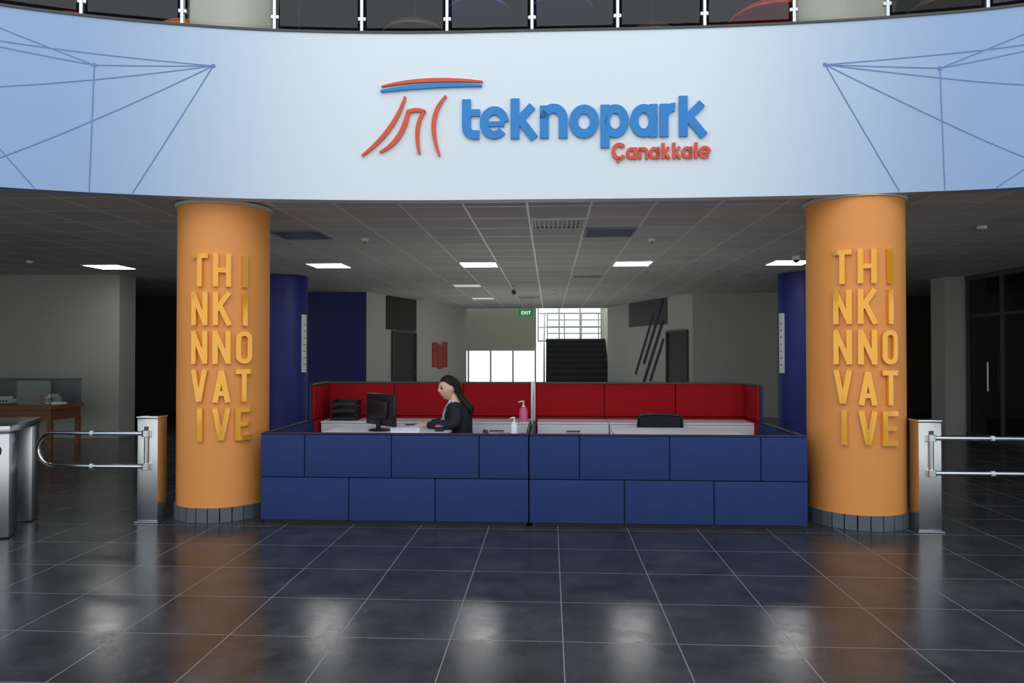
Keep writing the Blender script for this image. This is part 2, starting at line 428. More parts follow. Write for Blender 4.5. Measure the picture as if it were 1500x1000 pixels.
# ------------------------------------------------------------ columns
def column(x,y,label):
    c=thing('column',(x,y,0),label,'column',group='orange lobby columns')
    lathe('shaft',[(.412,.13),(.412,ZC-.02)],m_orange,c,96)
    lathe('collar',[(.418,ZC-.045),(.435,ZC-.04),(.435,ZC-.012),(.418,ZC-.008)],m_cream2,c,96)
    bm=bmesh.new()
    for i in range(26):
        a0=2*math.pi*i/26+.012; a1=2*math.pi*(i+1)/26-.012
        for z0,z1 in ((.002,.13),):
            vs=[]
            for r in (.40,.432):
                for a in (a0,a1):
                    for z in (z0,z1): vs.append(bm.verts.new((r*math.cos(a),r*math.sin(a),z)))
            i0=vs
            for q in ((0,1,3,2),(4,5,7,6),(0,1,5,4),(2,3,7,6),(0,2,6,4),(1,3,7,5)): bm.faces.new([i0[k] for k in q])
    fin('base_tiles',bm,m_ring,c)
    return c
c1=column(-3.10,6.75,'round orange column with raised golden letters and grey tiled base')
c2=column(2.78,6.75,'round orange column with raised golden letters and grey tiled base')
# letters
w,h=.142,.295; s=.042; hw=w/2-s/2; hh=h/2
GL={'T':[([(-w/2,hh-s/2),(w/2,hh-s/2)],0),([(0,hh-s),(0,-hh)],0)],
'H':[([(-hw,hh),(-hw,-hh)],0),([(hw,hh),(hw,-hh)],0),([(-hw,0),(hw,0)],0)],
'I':[([(0,hh),(0,-hh)],0)],
'N':[([(-hw,hh),(-hw,-hh)],0),([(hw,hh),(hw,-hh)],0),([(-hw,hh-.02),(hw,-hh+.02)],0)],
'K':[([(-hw,hh),(-hw,-hh)],0),([(hw+.005,hh),(-hw,-.02)],0),([(-.02,.035),(hw+.01,-hh)],0)],
'O':[([(hw*math.cos(a),(hh-s/2-hw)*(1 if math.sin(a)>=0 else -1)+hw*math.sin(a)) for a in [2*math.pi*(k+.5)/28 for k in range(28)]],1)],
'V':[([(-hw,hh),(0,-hh+.01)],0),([(hw,hh),(0,-hh+.01)],0)],
'A':[([(-hw,-hh),(0,hh-.01)],0),([(hw,-hh),(0,hh-.01)],0),([(-hw*.62,-hh*.45),(hw*.62,-hh*.45)],0)],
'E':[([(-hw,hh),(-hw,-hh)],0),([(-hw,hh-s/2),(w/2,hh-s/2)],0),([(-hw,0),(w/2-.015,0)],0),([(-hw,-hh+s/2),(w/2,-hh+s/2)],0)]}
def lettering(col,phi,label):
    e=thing('column_lettering',(col.location.x,col.location.y,0),label,'lettering',group='raised lettering on the orange columns')
    Rr=.412
    for r,row in enumerate(('THI','NKI','NNO','VAT','IVE')):
        for k,ch in enumerate(row):
            uc=(k-1)*.184
            if ch=='I' and k==2: uc+=.008
            if ch=='I' and k==0: uc+=.01
            zc=2.262-r*.3465
            def mp(u,v,d,uc=uc,zc=zc):
                a=R(phi)+(uc+u)/Rr; rr=Rr+d
                return Vector((rr*math.sin(a),-rr*math.cos(a),zc+v))
            bm=bmesh.new()
            for pts,cl in GL[ch]: addstroke(bm,pts,s,mp,.006,.032,cap='butt',closed=bool(cl),step=.02)
            fin('letter',bm,m_gold,e)
lettering(c1,22,'glossy golden raised capital letters stacked in five rows on a column')
lettering(c2,-9.4,'glossy golden raised capital letters stacked in five rows on a column')
# upper columns
for x in (-3.15,2.78):
    o=lathe('upper_column',[(.415,0),(.415,3.1)],m_cream2,None,96); o.location=(x,7.06,ZT-.02); top(o,'cream plastered round column on the upper floor','column',group='upper floor columns')
# navy columns
for x,sg in ((-4.84,1),(4.45,-1)):
    c=thing('navy_column',(x,13.0,0),'round navy blue column with a white sign strip','column',group='navy columns')
    lathe('shaft',[(.41,0.002),(.41,ZC-.01)],m_navy,c,64)
    def mp(u,v,d): 
        return Vector(((.41+d)*math.sin(u),-(.41+d)*math.cos(u),v))
    base=(74 if sg>0 else -72)
    bm=bmesh.new(); addstroke(bm,[(R(base-9),1.68),(R(base+9),1.68)],1.04,mp,.002,.02,cap='butt',step=.05)
    fin('sign_plate',bm,m_white,c)
    bm=bmesh.new()
    for k in range(7): addstroke(bm,[(R(base-5),1.3+k*.12),(R(base+4),1.3+k*.12)],.012,mp,.021,.023,cap='butt',step=.05)
    fin('sign_marks',bm,m_dgrey,c)

# ------------------------------------------------------------ logo sign
U=.00604
lg=thing('logo_sign',(-.12,6.395,3.61),'raised blue and red company logo lettering on pale fascia','sign')
def lmap(u,v,d):
    x=(u-785)*U; 
    yy=onx(-.12+x).y-6.395
    return Vector((x,yy-d,(170-v)*U))
def lobj(name,strokes,mt,cap='round',d0=.004,d1=.028):
    bm=bmesh.new()
    for st_ in strokes:
        pts,w_=st_[0],st_[1]; cl=len(st_)>2
        addstroke(bm,pts,w_,lmap,d0,d1,cap=cap,closed=cl)
    o=fin(name,bm,mt,lg); return o
def bez(p0,p1,p2,n=14):
    return [((1-t)**2*p0[0]+2*t*(1-t)*p1[0]+t*t*p2[0],(1-t)**2*p0[1]+2*t*(1-t)*p1[1]+t*t*p2[1]) for t in [i/n for i in range(n+1)]]
def tap(a,b_,c,n=14):
    return [ (1-t)**2*a+2*t*(1-t)*b_+t*t*c for t in [i/n for i in range(n+1)]]
lobj('logo_roof_red',[(bez((558,123),(620,108),(706,117)),tap(2,9,2.5))],m_lred)
lobj('logo_roof_blue',[(bez((557,130),(630,118),(705,123)),tap(3,10,2.5))],m_lblue)
lobj('logo_leg',[(bez((592,139),(576,190),(530,225)),tap(3,9,3))],m_lred)
lobj('logo_leg',[(bez((597,160),(588,205),(556,220)),tap(6,9,3)),(bez((596,161),(608,155),(621,160)),tap(4,7,4)),(bez((620,161),(605,180),(613,221)),tap(4,8,4))],m_lred)
lobj('logo_leg',[(bez((652,138),(622,170),(643,225)),tap(3,10,3))],m_lred)
Wb=13
def circ(cx,cy,r,n=40,ry=None): return [(cx+r*math.cos(2*math.pi*i/n),cy+(ry or r)*math.sin(2*math.pi*i/n)) for i in range(n)]
word=[('letter_t',[([(683,143),(683,184)]+arc(694.5,184,11.5,175,95,8)+[(702,195.5)],Wb),([(683,163),(703,163)],10)]),
('letter_e',[(arc(724,178,15.5,-5,-318,34,ry=18),12),([(712,180),(739,180)],7.5)]),
('letter_k',[([(754.5,143),(754.5,202)],Wb),([(780,154),(757,178)],11.5),([(761,173),(783,202)],12)]),
('letter_n',[([(797.5,154),(797.5,202)],Wb),(arc(811,173.5,14,180,360,18,15.5)+[(825,202)],Wb)]),
('letter_o',[(circ(855.5,178,15.2,ry=18),Wb,1)]),
('letter_p',[([(886,154),(886,217)],Wb),(circ(900.5,178,14,ry=18),Wb-.5,1)]),
('letter_a',[(circ(942,178,13.6,ry=18),Wb-1,1),([(956,154),(956,202)],12)]),
('letter_r',[([(971.5,154),(971.5,202)],12.5),(arc(985,176,13.5,180,280,12,17),12)]),
('letter_k',[([(999,143),(999,202)],Wb-.5),([(1026,154),(1002,178)],11.5),([(1006,173),(1029,202)],12)])]
for nme,stt in word: lobj(nme,stt,m_lblue,cap='butt')
w2=4.6
def sa(x): return [(circ(x+6,225.5,5.5,20,ry=6.5),w2,1),([(x+12,217),(x+12,234)],w2)]
def sk(x): return [([(x+2,211),(x+2,234)],w2),([(x+10,217),(x+4,225.5)],w2-.3),([(x+4,225.5),(x+11,234)],w2-.3)]
sub=[('letter_c_cedilla',[(arc(906.5,222.5,8.5,-38,-322,24,ry=10),w2+.8),([(907,233),(904,238.5)],3.4)]),
('letter_a',sa(918)),('letter_n',[([(936.5,217),(936.5,234)],w2),(arc(941.5,224,5,180,360,12)+[(946.5,234)],w2)]),('letter_a',sa(951)),('letter_k',sk(968)),('letter_k',sk(983.5)),
('letter_a',sa(998)),('letter_l',[([(1017,211),(1017,234)],w2)]),('letter_e',[(arc(1029.5,225.5,6.8,-5,-320,22),w2),([(1024,226)  ,(1036,226)],3.2)])]
for nme,stt in sub: lobj(nme,stt,m_lred,cap='butt')

# ------------------------------------------------------------ balustrade
bal=thing('balustrade',(0,0,ZT+.02),'glass balustrade with stainless posts above the fascia','balustrade')
xs=[-2.45+.765*k for k in range(-3,10)]
for x in xs:
    p=onx(x,.07); i=min(range(len(CV)),key=lambda k:(CV[k]-p).length); a=math.atan2(CN[i].y,CN[i].x)-math.pi/2
    mt_=Matrix.Translation((p.x,p.y,0))@Matrix.Rotation(a,4,'Z')
    bm=bmesh.new(); addbox(bm,(-.014,-.03,0),(.014,.03,1.0),.004,1,mt_); addbox(bm,(-.03,-.05,0),(.03,.05,.01),0,1,mt_)
    for z in (.12,.75): addbox(bm,(-.035,-.014,z),(.035,.014,z+.035),.004,1,mt_)
    fin('post',bm,m_steel,bal)
for xa,xb in zip(xs,xs[1:]):
    a=onx(xa+.04,.07);c=onx(xb-.04,.07); bm=bmesh.new()
    v=[bm.verts.new((q.x,q.y,z)) for q,z in ((a,.06),(c,.06),(c,.93),(a,.93))]; bm.faces.new(v)
    fin('glass_pane',bm,m_glass,bal)
tube('handrail',[(onx(xs[0]+i*(xs[-1]-xs[0])/60,.07).x,onx(xs[0]+i*(xs[-1]-xs[0])/60,.07).y,1.02) for i in range(61)],.024,m_steel,bal)
# upper storey shell
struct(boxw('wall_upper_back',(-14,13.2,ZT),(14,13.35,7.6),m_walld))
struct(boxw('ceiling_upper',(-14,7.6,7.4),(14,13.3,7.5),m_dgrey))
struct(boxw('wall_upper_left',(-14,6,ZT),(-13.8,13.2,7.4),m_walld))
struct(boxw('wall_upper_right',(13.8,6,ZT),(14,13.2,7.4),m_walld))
m_ud=mat('brown_shade',srgb(92,70,60),.5); m_ur=mat('red_shade',srgb(215,40,30),.5); m_ub=mat('blue_shade',srgb(50,74,140),.5); m_uo=mat('orange_shade',srgb(215,110,50),.5)
for x,y,r,mt_,cn in ((-1.75,9.3,.42,m_ud,'brown'),(1.35,9.6,.4,m_ud,'brown'),(2.75,9.1,.5,m_ur,'red'),(-.85,8.7,.38,m_ub,'blue'),(.15,8.7,.38,m_ub,'blue'),(-4.7,9.2,.45,m_uo,'orange'),(-6,8.9,.4,m_ur,'red'),(4.8,9,.45,m_ud,'brown'),(-3.5,9.9,.4,m_ur,'red')):
    e=thing('pendant_lamp',(x,y,5.66),cn+' disc pendant hanging above the upper floor','pendant lamp',group='disc pendants over the upper floor')
    lathe('lamp_shade',[(r*.3,.12),(r*.75,.09),(r,.0),(r,-.02),(r*.9,-.03)],mt_,e,40)
    tube('cord',[(0,0,.11),(0,0,1.72)],.006,m_black,e,6)

# ------------------------------------------------------------ ceiling fittings
def ceil_light(x,y,mt_,lab):
    e=thing('ceiling_light',(x,y,ZC),lab,'ceiling light',group='recessed ceiling light panels')
    bm=bmesh.new(); 
    for lo,hi in (((-.3,-.3,-.014),(.3,-.275,-.001)),((-.3,.275,-.014),(.3,.3,-.001)),((-.3,-.275,-.014),(-.275,.275,-.001)),((.275,-.275,-.014),(.3,.275,-.001))): addbox(bm,lo,hi)
    fin('light_frame',bm,m_slat,e)
    box('light_diffuser',(-.275,-.275,-.011),(.275,.275,-.002),mt_,e); return e
L0=ceil_light(-1.11,11.35,m_emit,'square recessed white light panel in the tile ceiling')
for x,y in ((1.29,11.35),(-3.51,11.35),(3.69,11.35),(-7.11,11.35),(10.29,10.75)): copy_thing(L0,(x,y,ZC))  # last panel is an unseen addition to brighten the glazed room
L1=ceil_light(-1.71,14.95,m_dimp,'dim square recessed light panel in the tile ceiling')
copy_thing(L1,(-1.71,18.55,ZC))
def vent(x,y,slat=True):
    e=thing('air_vent',(x,y,ZC),'square metal ceiling vent with slats' if slat else 'blue-grey perforated ceiling vent','air vent',group='ceiling vents')
    bm=bmesh.new()
    for lo,hi in (((-.29,-.29,-.02),(.29,-.26,-.001)),((-.29,.26,-.02),(.29,.29,-.001)),((-.29,-.26,-.02),(-.26,.26,-.001)),((.26,-.26,-.02),(.29,.26,-.001))): addbox(bm,lo,hi)
    fin('vent_frame',bm,m_slat if slat else m_dpan,e)
    box('vent_back',(-.26,-.26,-.005),(.26,.26,-.001),m_black if slat else m_dpan,e)
    bm=bmesh.new()
    if slat:
        for k in range(11):
            xx=-.24+k*.048; addbox(bm,(xx-.008,-.26,-.02),(xx+.008,.26,-.006))
        fin('slats',bm,m_slat,e)
    else:
        for k in range(9):
            xx=-.23+k*.057; addbox(bm,(-.26,xx-.004,-.012),(.26,xx+.004,-.006))
        fin('slats',bm,m_dpan,e)
    return e
vent(.09,7.75); vent(.69,13.15)
vent(.69,8.35,False); vent(-2.91,8.35,False); vent(-.51,18.2)
def detector(x,y):
    e=thing('smoke_detector',(x,y,ZC),'small white round smoke detector on the ceiling','smoke detector',group='smoke detectors')
    lathe('detector_body',[(.05,-.001),(.05,-.02),(.035,-.035)],m_white,e,20); lathe('detector_sensor',[(.018,-.035),(.015,-.06)],m_lred,e,12)
for x,y in ((-2.25,8.7),(1.25,8.9),(-7.9,10.6),(4.75,8.2),(.1,15.5)): detector(x,y)
e=thing('security_camera',(3.55,10.6,ZC),'white dome security camera under the ceiling','camera')
lathe('camera_base',[(.06,-.001),(.06,-.05),(.05,-.06)],m_white,e,24); lathe('camera_dome',[(.045,-.06),(.04,-.085),(.02,-.1)],m_black,e,24)
e=thing('security_camera',(-.75,15.2,ZC),'dark bullet camera on a ceiling bracket','camera')
lathe('camera_bracket',[(.02,-.001),(.02,-.1)],m_white,e,12); lathe('camera_body',[(.045,-.12),(.045,.14)],m_dgrey,e,16,c=(0,0,-.13),axis='Y')
# exit sign
e=thing('exit_sign',(-.6,18.5,2.44),'green illuminated EXIT sign hanging from the ceiling','exit sign')
box('sign_body',(-.19,-.02,0),(.19,.02,.17),m_green,e,.006)
tx=bpy.data.curves.new('t','FONT'); tx.body='EXIT'; tx.size=.12; tx.align_x='CENTER'; tx.extrude=.003
to=bpy.data.objects.new('t',tx); COL.objects.link(to); bpy.context.view_layer.update()
me=bpy.data.meshes.new_from_object(to.evaluated_get(bpy.context.evaluated_depsgraph_get())); bpy.data.objects.remove(to)
me.materials.clear(); me.materials.append(m_text)
to=bpy.data.objects.new('sign_text',me); COL.objects.link(to); to.parent=e; to.location=(0,-.024,.045); to.rotation_euler=(R(90),0,0)
for xx in (-.15,.15): tube('hanging_rod',[(xx,0,.165),(xx,0,ZC-2.44-.001)],.006,m_steel,e,6)

# ------------------------------------------------------------ reception desk
def desk(x0,outer):
    e=thing('reception_desk',(x0,6.35,0),'navy upholstered reception desk module with white worktop','reception desk',group='reception desk modules')
    W=2.396
    box('desk_core',(.02,.045,.03),(W-.02,.075,.795),m_navyd,e)
    if outer<0: top_=[0,.4,1.18,1.96,W]; bot=[0,.8,1.57,W]
    else: top_=[0,.44,1.22,2.0,W]; bot=[0,.83,1.6,W]
    for seq,z0,z1 in ((top_,.413,.79),(bot,.03,.41)):
        for a,c in zip(seq,seq[1:]): box('panel',(a+.003,0,z0+.001),(c-.003,.05,z1-.001),m_navyf,e,.010,3)
    box('top_rail',(0.002,.004,.79),(W-.002,.08,.805),m_navyd,e,.004,1)
    bm=bmesh.new(); addbox(bm,(.03,.03,0.001),(W-.03,.07,.03)); fin('plinth',bm,m_black,e)
    xa=0 if outer<0 else W-.05
    for k in range(2):
        for z0,z1 in ((.03,.41),(.413,.79)):
            box('side_panel',(xa,.056+k*.64,z0),(xa+.05,.056+(k+1)*.64-.006,z1),m_navyf,e,.012,2)
    box('side_rail',(xa,.082,.792),(xa+.05,1.33,.805),m_navyd,e,.003,1)
    xc=W-.03 if outer<0 else 0.004
    box('divider',(xc,.08,.03),(xc+.026,1.34,.80),m_dgrey,e,.004,1)
    wx0=(.42 if outer<0 else .79)
    box('worktop',(wx0,.42,.735),(wx0+1.2,1.06,.762),m_white,e,.004,1)
    bm=bmesh.new()
    for xx in (wx0+.03,wx0+1.13):
        addbox(bm,(xx,.46,.0),(xx+.04,.50,.735)); addbox(bm,(xx,.98,.0),(xx+.04,1.02,.735)); addbox(bm,(xx,.46,.69),(xx+.04,1.02,.735))
    fin('worktop_frame',bm,m_alu,e)
    return e
DX=-2.58
d1=desk(DX,-1); d2=desk(DX+2.4,1)
sh=thing('side_shelf',(-.40,6.45,0),'grey side shelf beside the desk divider','shelf')
box('shelf_top',(-.17,0,.735),(.17,.5,.755),m_alu,sh,.003,1); box('shelf_stand',(-.14,.05,0.001),(.14,.45,.735),m_dgrey,sh,.003,1)
def screen(x0,outer):
    e=thing('partition_screen',(x0,8.24,0),'tall red upholstered partition screen with dark trim','partition',group='red partition screens')
    W=2.396; n=3
    box('screen_core',(.0,.04,.02),(W,.07,1.165),m_navyd,e)
    for k in range(n):
        for z0,z1 in ((.03,.79),(.80,1.165)):
            box('panel',(W*k/n+.003,0,z0),(W*(k+1)/n-.003,.04,z1),m_redf,e,.010,2)
    box('top_rail',(0,-.002,1.166),(W,.075,1.185),m_dgrey,e,.003,1)
    xa=0 if outer<0 else W-.05
    xi=.018 if outer<0 else W-.05
    for z0,z1 in ((.03,.79),(.80,1.165)):
        box('side_panel',(xi,-.545,z0),(xi+.032,-.006,z1),m_redf,e,.01,2)
    xo=-.014 if outer<0 else W-.014
    box('side_panel_outer',(xo,-.545,.03),(xo+.028,.07,1.165),m_navyf,e,.008,2)
    box('side_rail',(xa-.008,-.545,1.166),(xa+.056,-.004,1.185),m_dgrey,e,.003,1)
    if outer<0: box('post',(W-.028,-.035,.0),(W-.003,-.004,1.19),m_alu,e,.003,1)
    else: box('post',(.003,-.035,.0),(.02,-.004,1.19),m_alu,e,.003,1)
    return e
screen(DX,-1); screen(DX+2.4,1)
# cabinets
def cabinet():
    e=thing('cabinet',(0,0,0),'low white drawer cabinet against the red screen','cabinet',group='white drawer cabinets')
    W=.765
    box('body',(0,.02,.02),(W,.40,.75),m_white,e)
    box('cabinet_top',(-.002,0,.751),(W+.002,.40,.77),m_white,e,.002,1)
    for z0,z1 in ((.03,.28),(.285,.535),(.54,.745)):
        d=box('drawer',(.004,0,z0),(W-.004,.019,z1),m_white,e,.002,1)
        bm=bmesh.new(); cx=W/2
        for sx in (-.06,.06): addbox(bm,(cx+sx-.005,-.022,z1-.07),(cx+sx+.005,.0,z1-.06))
        addbox(bm,(cx-.075,-.03,z1-.071),(cx+.075,-.021,z1-.059),.002,1)
        fin('handle',bm,m_dgrey,d)
    box('base',(.02,.03,0.001),(W-.02,.39,.02),m_black,e)
    return e
cb=cabinet(); cb.location=(-2.50,7.81,0)
for x in (-2.50+.775,-2.50+1.55,-.13,-.13+.775,-.13+1.55): copy_thing(cb,(x,7.81,0))

# tray
e=thing('paper_tray',(-2.27,8.0,.77),'black mesh three tier paper tray on white cabinet','paper tray')
bm=bmesh.new()
for sx in (-.14,.14):
    for sy in (-.11,.11): addtube(bm,[(sx,sy,0),(sx,sy,.24)],.006,8)
fin('tray_posts',bm,m_black,e)
for z in (.01,.09,.17):
    bm=bmesh.new(); addbox(bm,(-.138,-.11,z),(.138,.11,z+.006)); addbox(bm,(-.138,-.112,z),(-.13,.11,z+.05)); addbox(bm,(.13,-.112,z),(.138,.11,z+.05)); addbox(bm,(-.138,.104,z),(.138,.11,z+.06)); addbox(bm,(-.138,-.112,z),(.138,-.106,z+.03)); fin('tray_shelf',bm,m_black,e)
box('paper_stack',(-.12,-.09,.097),(.12,.09,.115),m_white,e)
# monitor
e=thing('monitor',(-1.64,7.0,.762),'black desktop monitor turned towards the seated person','monitor',R(-44))
box('screen_housing',(-.25,-.02,.05),(.25,.015,.36),m_black,e,.012,2)
box('screen_face',(-.235,.0155,.08),(.235,.018,.345),m_dark,e)
box('rear_cover',(-.15,-.05,.12),(.15,-.018,.30),m_black,e,.02,2)
box('stand_neck',(-.03,-.045,.01),(.03,-.022,.14),m_black,e,.004,1)
lathe('stand_base',[(.11,0.0),(.11,.008),(.10,.014)],m_black,e,32,c=(0,-.02,0))
# keyboard, papers, box
e=thing('keyboard',(-1.40,7.28,.762),'slim black keyboard on the worktop','keyboard',R(-80))
box('keyboard_body',(-.2,-.065,0),(.2,.065,.014),m_black,e,.005,1)
bm=bmesh.new()
for i in range(14):
    for j in range(5): addbox(bm,(-.19+i*.0272,-.055+j*.022,.0142),(-.19+i*.0272+.023,-.055+j*.022+.018,.019))
o=fin('keys',bm,m_dgrey,e)
e=thing('paper_stack',(-1.37,6.91,.762),'stack of white paper on the worktop','paper')
box('sheets',(-.14,-.1,0),(.14,.1,.045),m_white,e)
box('cover_sheet',(-.135,-.1,.046),(.12,.09,.049),m_white,e,mtx=Matrix.Rotation(R(4),4,'Z'))
e=thing('desk_organizer',(-1.06,6.95,.762),'small dark desk organizer with coloured stationery','stationery')
box('tray_box',(-.04,-.03,0),(.04,.03,.045),m_black,e,.004,1)
box('note_pad',(-.035,-.035,.046),(.005,.02,.062),m_pink,e); box('note_pad',(.006,-.035,.046),(.035,.02,.058),m_lblue,e)
# bottles
def bottle(loc,mt_,lab,h=.17):
    e=thing('pump_bottle',loc,lab,'pump bottle'); k=h/.17
    lathe('bottle_body',[(.03*k,0),(.034*k,.005*k),(.034*k,.085*k),(.028*k,.105*k),(.012*k,.115*k)],mt_,e,28)
    lathe('pump_collar',[(.013*k,.114*k),(.013*k,.128*k),(.006*k,.13*k),(.005*k,.155*k)],m_white,e,16)
    tube('pump_nozzle',[(.006*k,0,.156*k),(-.02*k,0,.158*k),(-.042*k,0,.150*k)],[.008*k,.006*k,.004*k],m_white,e,10)
bottle((-.33,6.78,.755),m_white,'white hand sanitizer pump bottle beside the desk divider')
bottle((-.285,7.9,.77),m_pink,'pink spray pump bottle on white cabinet',.235)
# ------------------------------------------------------------ office chair
def chair(loc,rz,label,bh=.36):
    e=thing('office_chair',loc,label,'office chair',rz)
    bm=bmesh.new(); addbox(bm,(-.24,-.24,.43),(.24,.22,.50),.03,3); fin('seat',bm,m_blackf,e,smooth=50)
    bm=bmesh.new(); rows=[]
    for j in range(9):
        z=.52+bh*j/8; row=[]
        for i in range(13):
            u=-1+2*i/12; wd=.235*(1-.08*(j/8)**2)
            row.append((u*wd,.24-.05*u*u+.03*math.sin(j/8*math.pi),z-.012*u*u))
        rows.append(row)
    V=[[bm.verts.new(p) for p in r] for r in rows]; V2=[[bm.verts.new((p[0],p[1]+.012,p[2])) for p in r] for r in rows]
    for A,flip in ((V,0),(V2,1)):
        for j in range(8):
            for i in range(12): bm.faces.new((A[j][i],A[j][i+1],A[j+1][i+1],A[j+1][i]))
    fin('backrest',bm,m_blackf,e,smooth=60)
    fr=[rows[0][i] for i in range(13)]+[rows[j][12] for j in range(1,9)]+[rows[8][i] for i in range(11,-1,-1)]+[rows[j][0] for j in range(7,0,-1)]
    tube('backrest_frame',[(p[0],p[1]+.006,p[2]) for p in fr],.014,m_black,e,8,closed=True)
    bm=bmesh.new(); addtube(bm,[(0,.1,.42),(0,.27,.43),(0,.285,.6)],.022,10)
    fin('back_support',bm,m_black,e,smooth=50)
    lathe('gas_lift',[(.03,.1),(.03,.28),(.02,.28),(.02,.43)],m_steel,e,20)
    for k in range(5):
        a=2*math.pi*k/5+.3; c_,s_=math.cos(a),math.sin(a)
        tube('leg',[(c_*.03,s_*.03,.12),(c_*.28,s_*.28,.075)],[.026,.016],m_black,e,10)
        bm=bmesh.new(); addlathe(bm,[(.012,-.022),(.028,-.02),(.028,.02),(.012,.022)],16,(0,0,0),'X'); bmesh.ops.transform(bm,matrix=Matrix.Translation((c_*.28,s_*.28,.03))@Matrix.Rotation(a+math.pi/2,4,'Z'),verts=bm.verts[:]); fin('caster',bm,m_black,e,smooth=40)
    for sx in (-1,1):
        tube('armrest',[(sx*.2,.02,.44),(sx*.27,.02,.47),(sx*.275,.02,.6),(sx*.27,.1,.64),(sx*.27,-.12,.64)],.014,m_black,e,8)
    return e
chair((1.14,7.34,0),0,'empty black mesh office chair behind the desk')
chair((-.88,7.3,0),R(-90),'black office chair under the seated person',.2)

# ------------------------------------------------------------ person
def addloft(bm,rings,seg=32,sub=5):
    K=[rings[0]]+list(rings)+[rings[-1]]; L=[]
    for i in range(1,len(K)-2):
        for k in range(sub): L.append(cat(K[i-1],K[i],K[i+1],K[i+2],k/sub))
    L.append(K[-2]); rows=[]
    for cx,cy,z,rx,ry in L:
        rows.append([bm.verts.new((cx+rx*math.cos(2*math.pi*k/seg),cy+ry*math.sin(2*math.pi*k/seg),z)) for k in range(seg)])
    for a,b_ in zip(rows,rows[1:]):
        for k in range(seg):
            j=(k+1)%seg; bm.faces.new((a[k],a[j],b_[j],b_[k]))
    bm.faces.new(rows[0][::-1]); bm.faces.new(rows[-1])
def addlimb(bm,pts,rad,seg=18,sub=5,caps=True):
    K=[tuple(p)+(r,) for p,r in zip(pts,rad)]; K=[K[0]]+K+[K[-1]]; L=[]
    for i in range(1,len(K)-2):
        for k in range(sub): L.append(cat(K[i-1],K[i],K[i+1],K[i+2],k/sub))
    L.append(K[-2])
    addtube(bm,[l[:3] for l in L],[l[3] for l in L],seg)
    if caps:
        for l in (L[0],L[-1]): bmesh.ops.create_uvsphere(bm,u_segments=16,v_segments=12,radius=l[3],matrix=Matrix.Translation(l[:3]))
def rem(bm,vox,name,mt_,parent,it=4):
    bmesh.ops.recalc_face_normals(bm,faces=bm.faces[:])
    me=bpy.data.meshes.new('r'); bm.to_mesh(me); bm.free(); o=bpy.data.objects.new('r',me); COL.objects.link(o)
    r=o.modifiers.new('r','REMESH'); r.mode='VOXEL'; r.voxel_size=vox
    if it: s_=o.modifiers.new('s','SMOOTH'); s_.iterations=it; s_.factor=.5
    bpy.context.view_layer.update()
    m=bpy.data.meshes.new_from_object(o.evaluated_get(bpy.context.evaluated_depsgraph_get())); bpy.data.objects.remove(o)
    m.materials.clear(); m.materials.append(mt_); m.polygons.foreach_set('use_smooth',[True]*len(m.polygons))
    n=bpy.data.objects.new(name,m); COL.objects.link(n); n.parent=parent; return n
pr=thing('person',(-.88,7.3,0),'person with long black hair in black blazer seated at the desk','person')
HC=Vector((-.14,0,1.165)); HR=Matrix.Translation(HC)@Matrix.Rotation(R(26),4,'Z')@Matrix.Rotation(R(-8),4,'Y')@Matrix.Scale(1.06,4)
def headmesh(bm0,sc=1.0,hair=False):
    bm=bmesh.new(); bmesh.ops.create_uvsphere(bm,u_segments=64,v_segments=48,radius=1)
    g=lambda a,s_:math.exp(-(a/s_)**2)
    for v in bm.verts:
        x,y,z=v.co; X=x*.093*sc; Y=y*.073*sc; Z=z*.115*sc
        if z<0: Y*=1-.28*z*z; X=X*(1-.10*z*z) if x<0 else X*(1-.45*abs(z))
        if not hair and x<0:
            X-=.017*g(Y,.014)*g(Z+.016,.02)+.008*g(Y,.02)*g(Z-.01,.03)
            X-=.010*g(Y,.032)*g(Z+.092,.022); X-=.007*g(Y,.024)*g(Z+.055,.014); X-=.005*g(Y,.045)*g(Z-.03,.012)
            X+=.008*(g(Y-.03,.014)+g(Y+.03,.014))*g(Z-.008,.012)
        if hair:
            line=.070-.9*max(0,X+.055)
            if (X<.03 and Z<line): 
                k=.70; X*=k;Y*=k;Z*=k
        v.co=(X,Y,Z)
    if not hair:
        for sy in (-1,1):
            bmesh.ops.create_uvsphere(bm,u_segments=16,v_segments=12,radius=1,matrix=Matrix.Translation((.008,sy*.072,-.008))@Matrix.Rotation(R(sy*-20),4,'Z')@Matrix.Diagonal((.018,.008,.03,1)))
    bm.transform(HR); m=bpy.data.meshes.new('h'); bm.to_mesh(m); bm.free(); bm0.from_mesh(m)
torso=[(.0,0,.47,.10,.14),(.0,0,.52,.135,.175),(0,0,.60,.13,.17),(-.02,0,.70,.105,.135),(-.035,0,.80,.115,.14),(-.045,0,.88,.122,.15),(-.05,0,.95,.098,.15),(-.06,0,1.0,.07,.11),(-.072,0,1.03,.05,.058),(-.092,0,1.07,.047,.046),(-.115,0,1.13,.045,.045)]
arms=[]
for sy in (-1,1):
    arms.append((sy,[(-.055,sy*.135,.965),(-.045,sy*.175,.88),(-.07,sy*.205,.812),(-.2,sy*.165,.803),(-.33,sy*.105,.795)],[.052,.046,.042,.036,.025]))
bb=bmesh.new(); addloft(bb,torso)
